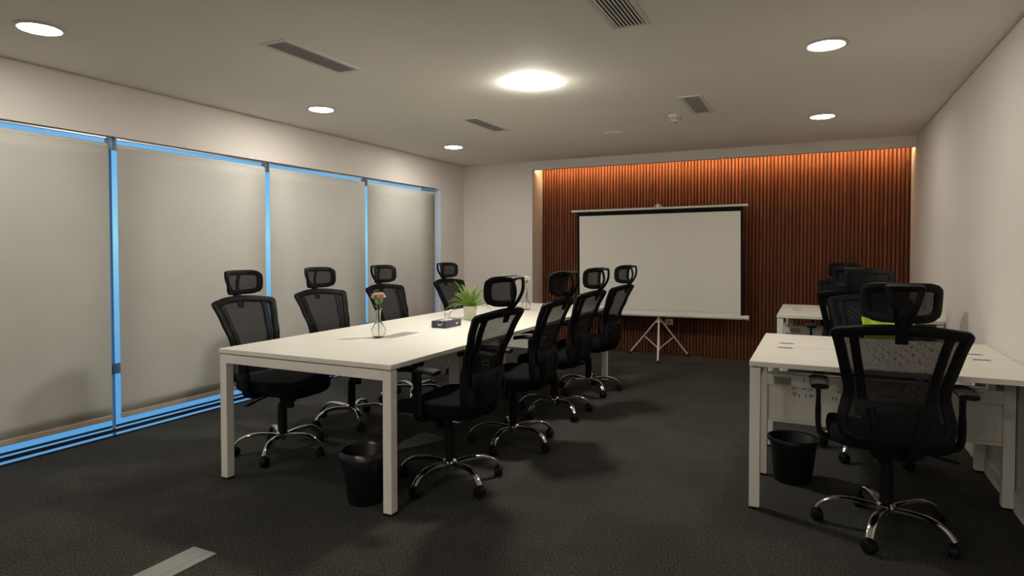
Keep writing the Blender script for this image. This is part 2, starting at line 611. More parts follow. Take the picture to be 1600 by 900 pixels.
obj('dome', MB().lathe([(0.129, -0.004), (0.122, -0.014), (0.10, -0.026), (0.06, -0.034), (0.0001, -0.036)], 36), 'centre_lamp', d, smooth=60)


def vent(x0, x1, y0, y1, nb, lab):
    cx, cy = (x0 + x1) / 2, (y0 + y1) / 2
    v = thing('ceiling_vent', lab, 'vent', (cx, cy, H), 0, 'slotted ceiling air vents')
    hx, hy, fw, d = (x1 - x0) / 2, (y1 - y0) / 2, 0.026, 0.006
    fb = MB()
    for q in ((-hx, hx, -hy, -hy + fw), (-hx, hx, hy - fw, hy), (-hx, -hx + fw, -hy + fw, hy - fw), (hx - fw, hx, -hy + fw, hy - fw)):
        fb.box(*q, -d, 0, 0.0012)
    obj('frame', fb, 'vent_white', v)
    obj('duct_plate', MB().box(-hx + fw, hx - fw, -hy + fw, hy - fw, -0.002, 0), 'vent_dark', v)
    iw = 2 * (hx - fw)
    bl = MB()
    p = iw / nb
    bl.sweep([(0, -hy + fw, -0.0055), (0, hy - fw, -0.0055)], Vector((0.30, 0, 1)), p * 0.66, 0.003, n=6)
    me = bl.mesh('blade')
    for k in range(nb):
        obj('blade', me, 'vent_white', v, (-iw / 2 + (k + 0.5) * p, 0, 0))


vent(-2.845, -2.645, 2.585, 3.245, 8, 'long slotted ceiling vent at the upper left, above the window side of the table')
vent(-0.975, -0.770, 2.60, 3.24, 8, 'slotted ceiling vent cut by the top edge of the picture')
vent(-2.862, -2.684, 4.835, 5.49, 8, 'slotted ceiling vent in the middle distance left of the brightest lamp')
vent(-0.957, -0.783, 4.88, 5.52, 7, 'slotted ceiling vent beside the smoke detector')

s = thing('smoke_detector', 'small white smoke detector on the ceiling beside a vent', 'detector', (-1.103, 5.53, H))
obj('detector_body', MB().lathe([(0.062, 0), (0.062, -0.012), (0.052, -0.016), (0.050, -0.040), (0.036, -0.052), (0.016, -0.060), (0.0001, -0.061)], 28), 'white_plastic', s, smooth=40)
sb = MB()
for k in range(8):
    for zz in (-0.026, -0.036):
        a0 = k * PI / 4 + 0.09
        sb.sweep([(0.0497 * math.cos(a0 + q * 0.12), 0.0497 * math.sin(a0 + q * 0.12), zz) for q in range(6)], Vector((0, 0, 1)), 0.004, 0.005, n=6)
obj('sensor_slot_ring', sb, 'black_plastic', s)
obj('sensor_tip', MB().lathe([(0.012, -0.058), (0.012, -0.066), (0.0001, -0.067)], 16), 'grey_plastic', s, smooth=40)
t = thing('ceiling_speaker', 'flat round speaker grille on the ceiling toward the slat wall', 'speaker', (-1.82, 6.10, H))
obj('grille', MB().lathe([(0.0001, -0.006), (0.085, -0.006), (0.09, -0.004)], 32), 'ceiling', t, smooth=30)
obj('rim', MB().lathe([(0.09, 0), (0.098, 0), (0.098, -0.006), (0.09, -0.007), (0.089, -0.004)], 32, cap=False), 'ceiling', t, smooth=30)
for x, y, r, lab in ((-0.295, 5.40, 0.042, 'small flush sprinkler cover on the ceiling left of the far right downlight'),
                     (-3.243, 5.37, 0.034, 'tiny sprinkler cover on the ceiling above the farthest window side downlight')):
    o = obj('sprinkler_cover', MB().lathe([(r * 0.8, 0), (r * 0.8, -0.006), (r, -0.007), (r, -0.010), (0.0001, -0.011)], 24), 'ceiling', None, (x, y, H), smooth=40)
    tag(o, lab, 'sprinkler')
for x0, x1, y0, y1, lab in ((-3.20, -2.60, 1.70, 2.287, 'square ceiling access hatch at the upper left'),
                            (-1.06, -0.465, 4.10, 4.68, 'square ceiling access hatch right of the brightest lamp')):
    o = thing('access_hatch', lab, 'hatch', ((x0 + x1) / 2, (y0 + y1) / 2, H))
    a, c = (x1 - x0) / 2, (y1 - y0) / 2
    obj('hatch_panel', MB().box(-a, a, -c, c, -0.0025, 0, 0.0008), 'ceiling', o)

# ================================================================== roller blinds
XB = XL - 0.014
BL = [(1.370, 2.705), (2.765, 4.082), (4.134, 5.458), (5.502, 6.848)]
labs = ['pale grey roller blind at the left edge of the picture', 'wide pale roller blind second from the left edge',
        'pale roller blind third from the left, behind the middle window side chairs', 'narrowest looking pale roller blind nearest the back corner']
for (y0, y1), lab in zip(BL, labs):
    r = thing('roller_blind', lab, 'blind', (XB, (y0 + y1) / 2, 0.13), 0, 'roller blinds on the window wall')
    hw = (y1 - y0) / 2
    fm = MB()
    n = 24
    v, f = [], []
    for k in range(n + 1):                               # cloth sheet with a very slight sag
        z = 0.02 + (1.90 - 0.02) * k / n
        for q, yy in enumerate((-hw, -hw * .5, 0, hw * .5, hw)):
            v.append((0.003 * math.sin(z * 2.1 + y0 * 3) * (1 - k / n), yy, z))
    for k in range(n):
        for q in range(4):
            a = k * 5 + q
            f.append((a, a + 1, a + 6, a + 5))
    fm.add(v, f)
    o = obj('blind_fabric', fm, 'blind', r, smooth=60)
    sd = o.modifiers.new('cloth', 'SOLIDIFY')
    sd.thickness = 0.0012
    tb = MB()
    tb.tube([(-0.022, -hw, 1.905), (-0.022, hw, 1.905)], 0.0225, 16)
    obj('roller_tube', tb, 'blind', r, smooth=50)
    obj('head_rail', MB().box(-0.034, -0.010, -hw, hw, 1.957, 1.970, 0.002), 'alu', r)
    obj('bottom_bar', MB().box(-0.007, 0.007, -hw, hw, -0.012, 0.024, 0.003), 'blind_hem', r)
    for sgn in (-1, 1):
        bk = MB()
        bk.box(-0.045, 0.004, sgn * (hw + 0.006) - 0.0025, sgn * (hw + 0.006) + 0.0025, 1.885, 1.974)
        bk.box(-0.045, 0.004, sgn * (hw + 0.006) - 0.016, sgn * (hw + 0.006) + 0.016, 1.968, 1.974)
        obj('bracket', bk, 'grey_plastic', r)

# ================================================================== conference table
TX0, TX1, TY0, TY1 = -3.055, -1.853, 2.469, 6.03
tcx, tcy = (TX0 + TX1) / 2, (TY0 + TY1) / 2
T = thing('conference_table', 'long white conference table in the middle of the room', 'table', (tcx, tcy, 0))
hx, hy = (TX1 - TX0) / 2, (TY1 - TY0) / 2
obj('tabletop', MB().box(-hx, hx, -hy, hy, ZT - 0.025, ZT, 0.0015), 'laminate', T)
LW = 0.05


def leg(parent, x, y, name='leg', h=0.719):
    l_ = obj(name, MB().box(-LW / 2, LW / 2, -LW / 2, LW / 2, 0.012, h, 0.002), 'white_metal', parent, (x, y, 0))
    obj('foot_pad', MB().box(-LW / 2 + 0.001, LW / 2 - 0.001, -LW / 2 + 0.001, LW / 2 - 0.001, 0, 0.012), 'black_rubber', l_)
    return l_


for sx_ in (-1, 1):
    for sy_ in (-1, 1):
        leg(T, sx_ * (hx - 0.003 - LW / 2), sy_ * (hy - 0.003 - LW / 2))
for sy_ in (-1, 1):
    y = sy_ * (hy - 0.003 - LW / 2)
    obj('end_beam', MB().box(-hx + LW + 0.003, hx - LW - 0.003, y - LW / 2, y + LW / 2, 0.669, 0.719, 0.002), 'white_metal', T)
for sx_ in (-1, 1):
    x = sx_ * (hx - 0.16)
    obj('side_beam', MB().box(x - 0.02, x + 0.02, -hy + LW + 0.003, hy - LW - 0.003, 0.679, 0.719, 0.002), 'white_metal', T)
for sy_ in (-1, 1):
    for sx_ in (-1, 1):
        obj('top_spacer', MB().box(-0.02, 0.02, -0.02, 0.02, 0.719, 0.7252), 'black_rubber', T, (sx_ * (hx - 0.07), sy_ * (hy - 0.05), 0))
obj('cable_riser', MB().box(-0.045, 0.045, -0.04, 0.04, 0.0, 0.7252, 0.004), 'white_metal', T, (0.0, 4.09 - tcy, 0))
cf = obj('cable_flap', MB().box(-0.054, 0.054, -0.15, 0.15, ZT, ZT + 0.002, 0.0008), 'alu', T, (-2.463 - tcx, 3.375 - tcy, 0))
obj('flap_seam', MB().box(-0.054, 0.054, -0.0015, 0.0015, ZT + 0.002, ZT + 0.0024), 'black_plastic', cf)

# ================================================================== workstations
WL = 1.205


def workstation(cx, y0, lab):
    g = thing('workstation', lab, 'desk', (cx, y0, 0), 0, 'two-sided white workstations')
    hw, dp = WL / 2, 0.584
    for k, (a, c) in enumerate(((0.0, dp), (dp + 0.010, 2 * dp + 0.010))):
        tp = obj('desktop', MB().box(-hw, hw, a, c, ZT - 0.025, ZT, 0.0015), 'laminate', g)
        gy = (c - 0.055) if k == 0 else (a + 0.125)
        for gx in (-0.457, 0.457):
            gr = obj('cable_grommet', MB().box(-0.042, 0.042, -0.016, 0.016, ZT, ZT + 0.0018, 0.0006), 'alu', g, (gx, gy, 0))
            obj('grommet_slot', MB().box(-0.034, 0.034, -0.006, 0.010, ZT + 0.0018, ZT + 0.0024), 'black_plastic', gr)
    ym = dp - 0.027
    for sx_ in (-1, 1):
        x = sx_ * (hw - 0.003 - LW / 2)
        for y in (0.003 + LW / 2, ym, 2 * dp + 0.007 - LW / 2):
            leg(g, x, y)
        obj('end_beam', MB().box(x - LW / 2, x + LW / 2, LW + 0.003, ym - LW / 2, 0.669, 0.719, 0.002), 'white_metal', g)
        obj('end_beam', MB().box(x - LW / 2, x + LW / 2, ym + LW / 2, 2 * dp + 0.007 - LW, 0.669, 0.719, 0.002), 'white_metal', g)
        for y in (0.03, 2 * dp - 0.02):
            obj('top_spacer', MB().box(x - 0.015, x + 0.015, y - 0.015, y + 0.015, 0.719, 0.7252), 'black_rubber', g)
    # long beam with cable tray and the pierced modesty panel below it
    xi = hw - 0.003 - LW
    obj('cable_tray', MB().box(-xi, xi, ym - 0.025, ym + 0.07, 0.532, 0.600, 0.002), 'white_metal', g)
    obj('tray_bracket', MB().box(-xi + 0.03, -xi + 0.06, ym - 0.01, ym + 0.06, 0.60, 0.7252), 'white_metal', g)
    obj('tray_bracket', MB().box(xi - 0.06, xi - 0.03, ym - 0.01, ym + 0.06, 0.60, 0.7252), 'white_metal', g)
    pn = obj('modesty_panel', MB().box(-xi, xi, ym + 0.002, ym + 0.014, 0.335, 0.532, 0.001), 'white_metal', g)
    obj('panel_lip', MB().box(-xi, xi, ym - 0.012, ym + 0.014, 0.318, 0.335, 0.002), 'white_metal', g)
    obj('outlet_plate', MB().box(-0.515, -0.425, ym - 0.028, ym - 0.025, 0.540, 0.582, 0.001), 'grey_plastic', g)
    sl = MB()
    for base in (0.0, 0.42):
        for x, z, wz in ((-.109, .518, 1), (-.096, .519, 1), (-.049, .519, 0), (-.023, .519, 1), (-.009, .519, 1),
                         (-.097, .492, 0), (-.097, .481, 0), (-.073, .477, 1), (-.039, .479, 1), (-.012, .487, 0), (-.012, .478, 0),
                         (.015, .481, 1), (.027, .480, 1), (.098, .480, 1), (.114, .478, 1), (.126, .518, 0)):
            a, c = (0.002, 0.010) if wz else (0.011, 0.002)
            xx = x + base - 0.309
            sl.box(xx - a, xx + a, ym + 0.0008, ym + 0.003, z - c, z + c)
    o = obj('slot_row', sl, 'black_plastic', pn)
    o['kind'] = 'stuff'
    sl = MB()
    for xx in (-.358, -.304, -.10, .06, .12, .26):
        sl.box(xx - 0.002, xx + 0.002, ym - 0.0262, ym - 0.0245, 0.563, 0.583)
    obj('tray_slot_row', sl, 'black_plastic', g)['kind'] = 'stuff'
    return g


WCX = XR - 0.006 - WL / 2
workstation(WCX, 3.346, 'nearer white two-sided workstation against the right wall')
workstation(WCX, 5.83, 'farther white two-sided workstation on the right, near the slat wall')

# ================================================================== office chairs (forward = +X)


def xb(z):
    pts = [(0.44, -0.235), (0.50, -0.258), (0.58, -0.260), (0.66, -0.245), (0.74, -0.262), (0.85, -0.313), (1.02, -0.398)]
    for (a, p), (c, q) in zip(pts, pts[1:]):
        if z <= c:
            t_ = (z - a) / (c - a)
            t_ = t_ * t_ * (3 - 2 * t_) * 0.4 + t_ * 0.6
            return p + (q - p) * t_
    return pts[-1][1]


def SB(u, z, off=0.0):
    x = xb(z) + 0.045 * (u / 0.25) ** 2
    dz = (xb(z + 0.01) - xb(z - 0.01)) / 0.02
    du = 0.045 * 2 * u / 0.0625
    nrm = Vector((1, -du, -dz)).normalized()
    return Vector((x, u, z)) + nrm * off, nrm


def strip(mb, uz, w, t, off=0.0, closed=False):
    P, N = [], []
    for u, z in uz:
        p, n_ = SB(u, z, off)
        P.append(p)
        N.append(n_)
    mb.sweep(P, N, w, t, closed, 8, 3.5)


half = [(0.0, 0.480), (0.10, 0.480), (0.168, 0.490), (0.197, 0.527), (0.201, 0.580), (0.187, 0.645), (0.178, 0.705),
        (0.194, 0.790), (0.214, 0.880), (0.2285, 0.938), (0.2325, 0.955), (0.2265, 0.9605), (0.200, 0.965), (0.11, 0.978)]
loop = half + [(0.0, 0.983)] + [(-u, z) for u, z in reversed(half[1:])]
loop = [(p.x, p.y) for p in smoothpath([(u, z, 0) for u, z in loop], 4, True)]


def edge_u(z):
    best = 0.2
    hs = sorted(half[2:10], key=lambda q: q[1])
    for (u0, z0), (u1, z1) in zip(hs, hs[1:]):
        if z0 <= z <= z1:
            best = u0 + (u1 - u0) * (z - z0) / max(1e-6, z1 - z0)
    return best


HX0, HB, HT, HWD = -0.390, 1.014, 1.174, 0.147          # headrest


def SH(u, z, off=0.0):
    tz = (z - (HB + HT) / 2)
    x = HX0 + 0.076 * (u / HWD) ** 2 - 0.10 * tz - 1.6 * tz * tz
    n_ = Vector((1, -2 * 0.076 * u / HWD ** 2, 0.10 + 3.2 * tz)).normalized()
    return Vector((x, u, z)) + n_ * off, n_


def make_chair():
    r = thing('office_chair', 'x', 'chair', (0, 0, 0), 0, 'black mesh office chairs with headrests')
    # --- base
    leg_pts = smoothpath([(0.030, 0, 0.112), (0.09, 0, 0.122), (0.16, 0, 0.127), (0.215, 0, 0.120), (0.262, 0, 0.098), (0.292, 0, 0.066)], 4)
    N = len(leg_pts)
    lm = MB()
    lm.sweep(leg_pts, Vector((0, 0, 1)), [0.040 - 0.008 * i / N for i in range(N)], [0.026 - 0.008 * i / N for i in range(N)], n=10, power=2.6)
    leg_me = lm.mesh('base_leg', 40)
    cm = MB()
    for s_ in (-1, 1):
        prof = [(0.012, 0.004), (0.024, 0.004), (0.0275, 0.008), (0.0275, 0.018), (0.023, 0.0225), (0.010, 0.0235)]
        t_ = MB().lathe([(q, z) for q, z in prof], 18)
        cm.add([(p[0], s_ * p[2], p[1] + 0.0275) for p in t_.v], t_.f)
    hood = []
    for k in range(9):
        a = -0.25 + (PI + 0.35) * k / 8
        hood.append((0.030 * math.cos(a), 0, 0.029 + 0.030 * math.sin(a)))
    cm.sweep(hood, [Vector((math.cos(-0.25 + (PI + .35) * k / 8), 0, math.sin(-0.25 + (PI + .35) * k / 8))) for k in range(9)], 0.036, 0.005, n=6)
    cm.tube([(0, 0, 0.05), (0, 0, 0.075)], 0.007, 8)
    cas_me = cm.mesh('caster', 40)
    for k in range(5):
        l_ = obj('base_leg', leg_me, 'chrome', r, (0, 0, 0), k * 2 * PI / 5)
        obj('caster', cas_me, 'black_plastic', l_, (0.288, 0, 0), random.uniform(-2.6, 2.6))
    obj('base_hub', MB().lathe([(0.016, 0.078), (0.022, 0.080), (0.022, 0.100), (0.036, 0.104), (0.040, 0.128), (0.030, 0.138)], 20), 'chrome', r, smooth=35)
    obj('gas_column', MB().lathe([(0.029, 0.130), (0.029, 0.300), (0.024, 0.305), (0.024, 0.325), (0.014, 0.326), (0.014, 0.40)], 18), 'black_plastic', r, smooth=35)
    # --- mechanism
    mm = MB()
    mm.box(-0.13, 0.13, -0.075, 0.075, 0.372, 0.418, 0.012)
    mm.box(0.03, 0.10, -0.035, 0.035, 0.335, 0.375, 0.012)
    mm.box(-0.10, 0.10, -0.17, 0.17, 0.400, 0.424, 0.006)
    mech = obj('tilt_mechanism', mm, 'black_plastic', r, smooth=40)
    obj('tension_knob', MB().lathe([(0.024, 0.298), (0.028, 0.302), (0.028, 0.338), (0.020, 0.342)], 14, 0.065), 'black_plastic', mech, smooth=35)
    lv = MB()
    lv.sweep(smoothpath([(0.0, -0.07, 0.395), (0.0, -0.15, 0.385), (-0.01, -0.205, 0.372)], 4), Vector((0, 0, 1)), 0.010, 0.010, n=8, power=2)
    lv.sweep([(-0.01, -0.20, 0.373), (-0.012, -0.235, 0.367), (-0.014, -0.275, 0.360)], Vector((0, 0, 1)), [0.014, 0.032, 0.028], 0.010, n=8)
    obj('lever', lv, 'black_plastic', mech, smooth=40)
    # --- seat cushion
    v, f = [], []
    nu, nr = 40, 9
    rings = []
    for j in range(nr):
        a = -PI / 2 + PI * j / (nr - 1)
        rings.append((math.cos(a), math.sin(a)))
    for c_, s_ in rings:
        rr = 1 - 0.10 * (1 - max(0.0, c_) ** 0.6)
        for i in range(nu):
            th = 2 * PI * i / nu
            cx_, sy_ = math.cos(th), math.sin(th)
            px = math.copysign(abs(cx_) ** 0.55, cx_) * 0.245
            py = math.copysign(abs(sy_) ** 0.55, sy_) * (0.252 - 0.014 * (cx_ < 0) * abs(cx_))
            zc = 0.462 + 0.036 * (s_ if s_ > 0 else s_ * 0.9)
            if s_ > 0.5:
                zc += 0.010 * (abs(py) / 0.25) ** 2 - 0.004
            x_ = px * rr + 0.015
            zc -= 0.045 * max(0, (x_ - 0.10) / 0.16) ** 2
            v.append((x_, py * rr, zc))
    for j in range(nr - 1):
        for i in range(nu):
            k = (i + 1) % nu
            f.append((j * nu + i, j * nu + k, (j + 1) * nu + k, (j + 1) * nu + i))
    f.append(tuple(reversed(range(nu))))
    v.append((0.0, 0, 0.488))
    top = len(v) - 1
    for i in range(nu):
        f.append(((nr - 1) * nu + i, (nr - 1) * nu + (i + 1) % nu, top))
    sm = MB().add(v, f)
    obj('seat', sm, 'black_fabric', r, smooth=60)
    # --- arm rests
    for s_ in (-1, 1):
        am = MB()
        am.sweep(smoothpath([(0.0, s_ * 0.12, 0.412), (0.0, s_ * 0.22, 0.412), (0.0, s_ * 0.272, 0.425), (0.0, s_ * 0.287, 0.47), (0.0, s_ * 0.288, 0.56)], 4),
                 [Vector((0, s_ * 0.0, 1))] * 12 + [Vector((0, -s_, 0))] * 5, 0.062, 0.026, n=8, power=3.5)
        am.box(-0.021, 0.021, s_ * 0.288 - 0.010, s_ * 0.288 + 0.010, 0.55, 0.668, 0.004)
        am.box(0.019, 0.027, s_ * 0.288 - 0.007, s_ * 0.288 + 0.007, 0.565, 0.585, 0.002)
        ar = obj('armrest', am, 'black_plastic', r, smooth=45)
        pm = MB()
        pp = smoothpath([(-0.125, s_ * 0.286, 0.678), (-0.08, s_ * 0.288, 0.684), (0.05, s_ * 0.287, 0.684), (0.125, s_ * 0.282, 0.674)], 4)
        n_ = len(pp)
        pm.sweep(pp, Vector((0, 0, 1)), [0.075 + 0.012 * math.sin(PI * i / (n_ - 1)) for i in range(n_)], 0.026, n=12, power=3)
        obj('arm_pad', pm, 'black_rubber', ar, smooth=45)
    # --- back
    bf = MB()
    wl = []
    for u, z in loop:
        wl.append(0.044 if z < 0.935 else 0.046)
    strip(bf, loop, wl, 0.026, 0.0, True)
    fr_ = obj('back_frame', bf, 'black_plastic', r, smooth=45)
    rb = MB()
    for s_ in (-1, 1):
        uz = smoothpath([(s_ * 0.174, 0.970, 0), (s_ * 0.162, 0.90, 0), (s_ * 0.138, 0.76, 0), (s_ * 0.124, 0.66, 0), (s_ * 0.105, 0.56, 0), (s_ * 0.088, 0.478, 0)], 4)
        strip(rb, [(p.x, p.y) for p in uz], 0.037, 0.016, 0.0)
    obj('back_rib', rb, 'black_plastic', fr_, smooth=45)
    nm = MB()
    v, f = [], []
    nz, nu_ = 26, 12
    for j in range(nz + 1):
        z = 0.49 + (0.955 - 0.49) * j / nz
        e_ = edge_u(min(z, 0.935)) - 0.008
        for i in range(nu_ + 1):
            uu = 2 * i / nu_ - 1
            v.append(SB(e_ * uu, z + 0.028 * (1 - uu * uu) * (j / nz) ** 3, 0.0)[0])
    for j in range(nz):
        for i in range(nu_):
            a = j * (nu_ + 1) + i
            f.append((a, a + 1, a + nu_ + 2, a + nu_ + 1))
    nm.add(v, f)
    me = nm.mesh('back_net', 80, uvfn=lambda c_: (c_.y, c_.z * 1.03))
    obj('back_net', me, 'net', r)
    lb = MB()
    uz = [(u * 0.15 / 5, 0.625 - 0.006 * math.cos(u * 0.3)) for u in range(-5, 6)]
    strip(lb, uz, 0.075, 0.012, -0.012)
    strip(lb, [(u * 0.105 / 5, 0.548) for u in range(-5, 6)], 0.135, 0.012, -0.012)
    obj('lumbar_support', lb, 'black_plastic', r, smooth=45)
    jb = MB()
    for s_ in (-1, 1):
        P = smoothpath([(-0.05, s_ * 0.045, 0.405), (-0.16, s_ * 0.055, 0.398), (-0.235, s_ * 0.065, 0.425), (-0.262, s_ * 0.075, 0.49), (-0.268, s_ * 0.085, 0.56), (-0.262, s_ * 0.10, 0.63)], 4)
        jb.sweep(P, Vector((0.4, 0, 1)), 0.040, 0.024, n=8, power=3)
    obj('back_bracket', jb, 'black_plastic', r, smooth=45)
    # --- headrest
    hf = MB()
    hp = []
    for k in range(44):
        th = 2 * PI * k / 44
        c_, s_ = math.cos(th), math.sin(th)
        u = math.copysign(abs(c_) ** 0.36, c_) * (HWD - 0.018)
        u *= 1 + 0.07 * s_
        z = (HB + HT) / 2 + math.copysign(abs(s_) ** 0.42, s_) * ((HT - HB) / 2 - 0.015)
        hp.append((u, z))
    P, Nn = zip(*[SH(u, z) for u, z in hp])
    hf.sweep(list(P), list(Nn), [0.044 if abs(z - (HB + HT) / 2) < 0.045 else 0.036 for u, z in hp], 0.018, True, 8, 3)
    hr = obj('headrest', hf, 'black_plastic', r, smooth=50)
    v, f = [], []
    nz, nu_ = 8, 12
    for j in range(nz + 1):
        z = HB + 0.012 + (HT - HB - 0.024) * j / nz
        for i in range(nu_ + 1):
            v.append(SH((HWD - 0.016) * (2 * i / nu_ - 1), z, 0.004)[0])
    for j in range(nz):
        for i in range(nu_):
            a = j * (nu_ + 1) + i
            f.append((a, a + 1, a + nu_ + 2, a + nu_ + 1))
    me = MB().add(v, f).mesh('headrest_net', 80, uvfn=lambda c_: (c_.y, c_.z))
    obj('headrest_net', me, 'net', hr)
    # stem tab and the forked bracket that carries the headrest
    st = MB()
    xc = SB(0, 0.965)[0].x
    st.sweep([(xc + 0.010, 0, 0.925), (xc - 0.004, 0, 0.965), (xc - 0.022, 0, 1.005), (xc - 0.030, 0, 1.035)], Vector((1, 0, 0.3)), [0.048, 0.050, 0.046, 0.040], [0.012, 0.020, 0.026, 0.020], n=8, power=3.5)
    for s_ in (-1, 1):
        st.sweep(smoothpath([(-0.394, s_ * 0.016, 1.000), (-0.428, s_ * 0.026, 1.045), (-0.446, s_ * 0.040, 1.095), (-0.442, s_ * 0.054, 1.142), (-0.430, s_ * 0.062, 1.164)], 4),
                 Vector((1, 0, 0.1)), 0.025, 0.015, n=8, power=2.8)
    st.sweep([(-0.448, 0, 1.160), (-0.430, 0, 1.166), (-0.402, 0, 1.162)], Vector((0, 0, 1)), [0.128, 0.138, 0.140], [0.010, 0.014, 0.014], n=10, power=4)
    obj('headrest_bracket', st, 'black_plastic', r, smooth=50)
    return r


proto = make_chair()
chairs = [
    (-3.100, 2.978, 0, 7.1, 'black mesh office chair on the window side, nearest the camera'),
    (-3.171, 3.735, -6, 34.6, 'second black mesh office chair from the camera on the window side'),
    (-3.160, 4.556, -3, 12, 'third window side office chair, behind the pink carnation'),
    (-3.196, 5.681, -7, 50, 'farthest window side office chair, behind the potted fern'),
    (-1.844, 3.000, 176, 45.8, 'large black office chair nearest the camera on the aisle side of the table'),
    (-1.829, 3.791, 179.5, 53.7, 'second black office chair from the camera on the aisle side'),
    (-1.873, 4.637, 174, 36.1, 'third aisle side office chair, its headrest against the screen edge'),
    (-1.882, 5.505, 173, 27.5, 'farthest aisle side office chair, right in front of the white screen'),
    (0.308, 3.349, 92, 36.9, 'large black office chair seen from behind at the near workstation'),
    (0.335, 4.56, -90, 20, 'black office chair facing the camera behind the nearer workstation'),
    (0.262, 5.80, 91, 50, 'black office chair with its back to us at the farther workstation'),
    (0.272, 7.02, -90, 5, 'farthest black office chair beyond the farther workstation, by the slat wall'),
]
for i, (x, y, yaw, star, lab) in enumerate(chairs):
    c = proto if i == 0 else copy_tree(proto)
    c.location = (x, y, 0)
    c.rotation_euler = (0, 0, math.radians(yaw))
    c['label'] = lab
    k = 0
    for ch in c.children:
        if ch.name.startswith('base_leg'):
            ch.rotation_euler.z = math.radians(star - yaw + 72 * k)
            for cc in ch.children:
                cc.rotation_euler.z = random.uniform(-2.6, 2.6)
            k += 1

# ================================================================== projection screen on its tripod
PX, PY = -1.70, 7.60
P = thing('projection_screen', 'white tripod projection screen with black border before the slat wall', 'screen', (PX, PY, 0))
tilt = math.radians(-0.47)


def scr(name, mb, m, y=-0.12, parent=P, smooth=None):
    o_ = obj(name, mb, m, parent, (0, y, 1.15), smooth=smooth)
    o_.rotation_euler = (0, tilt, 0)
    return o_


x0, x1 = -2.783 - PX, -0.677 - PX
zt, zb = 1.805 - 1.15, 0.545 - 1.15
scr('top_bar', MB().box(x0, x1, -0.012, 0.012, zt - 0.013, zt + 0.013, 0.006), 'white_plastic', smooth=40)
sb0, sb1 = -2.708 - PX, -0.728 - PX
sheet = scr('screen_border', MB().box(sb0, sb1, -0.001, 0.001, zb, zt - 0.010), 'screen_black')
obj('screen_sheet', MB().box(sb0 + 0.032, sb1 - 0.030, -0.002, -0.001, zb, zt - 0.065), 'screen_white', sheet)
obj('sheet_hem', MB().box(sb0 + 0.032, sb1 - 0.030, -0.0024, -0.002, zb + 0.040, zb + 0.043), 'grey_plastic', sheet)
case = MB()
case.sweep([(x0 - 0.002, 0.012, zb - 0.012), (x1, 0.012, zb - 0.012)], Vector((0, 0, 1)), 0.06, 0.052, n=14, power=2.6)
cs = scr('roller_case', case, 'white_plastic', smooth=40)
for s_, xx in ((-1, x0 - 0.006), (1, x1 + 0.004)):
    obj('end_cap', MB().box(xx - 0.004, xx + 0.004, -0.02, 0.044, zb - 0.040, zb + 0.016, 0.003), 'white_plastic', cs)
pm = MB()
pm.tube([(0, 0, 0.44), (0, 0, 1.80)], 0.013, 12)
obj('pole', pm, 'white_plastic', P, smooth=50)
hk = MB()
hk.tube([(0.052 * math.cos(a), -0.10, 1.806 + 0.042 * math.sin(a)) for a in [PI * k / 12 for k in range(13)]], 0.005, 8)
hk.box(-0.018, 0.018, -0.112, -0.088, 1.815, 1.858, 0.006)
hk.tube([(0, 0, 1.78), (0, -0.10, 1.83)], 0.006, 8)
obj('top_hook', hk, 'white_plastic', P, smooth=50)
obj('collar', MB().lathe([(0.018, 0.425), (0.034, 0.43), (0.036, 0.465), (0.024, 0.48), (0.016, 0.482)], 20), 'white_plastic', P, smooth=40)
for fx, fy in ((-1.622, 7.195), (-2.095, 7.755), (-1.395, 7.83)):
    dx, dy = fx - PX, fy - PY
    lm = MB()
    lm.tube([(dx * 0.07, dy * 0.07, 0.455), (dx, dy, 0.022)], 0.0105, 10)
    lg = obj('tripod_leg', lm, 'white_plastic', P, smooth=50)
    obj('rubber_tip', MB().tube([(dx * 0.985, dy * 0.985, 0.030), (dx * 1.01, dy * 1.01, 0.0)], 0.015, 10), 'black_rubber', lg, smooth=50)
    obj('brace', MB().tube([(dx * 0.50, dy * 0.50, 0.245), (dx * 0.03, dy * 0.03, 0.115)], 0.006, 8), 'white_plastic', P, smooth=50)
obj('slide_collar', MB().lathe([(0.020, 0.10), (0.020, 0.13)], 14), 'white_plastic', P, smooth=40)
obj('lower_pole', MB().tube([(0, 0, 0.09), (0, 0, 0.44)], 0.011, 10), 'white_plastic', P, smooth=50)

# ================================================================== things on the conference table


def vase(x, y, lab, h=0.176, r=0.047):
    k = h / 0.176
    q = r / 0.047
    out = [(0.0001, 0.0), (0.026 * q, 0.0), (0.036 * q, 0.010 * k), (0.0465 * q, 0.034 * k), (0.047 * q, 0.046 * k), (0.040 * q, 0.066 * k),
           (0.026 * q, 0.090 * k), (0.0165 * q, 0.112 * k), (0.0135 * q, 0.135 * k), (0.0145 * q, 0.158 * k), (0.019 * q, 0.176 * k)]
    out = [(p.x, p.y) for p in smoothpath([(a, c_, 0) for a, c_ in out[1:]], 3)]
    inn = [(max(0.0001, a - 0.0022), max(0.006, c_)) for a, c_ in reversed(out)]
    prof = [(0.0001, 0.0)] + out + inn + [(0.0001, 0.006)]
    o_ = obj('bud_vase', MB().lathe(prof, 28), 'glass', None, (x, y, ZT), smooth=50)
    return tag(o_, lab, 'vase', 'clear glass bud vases')


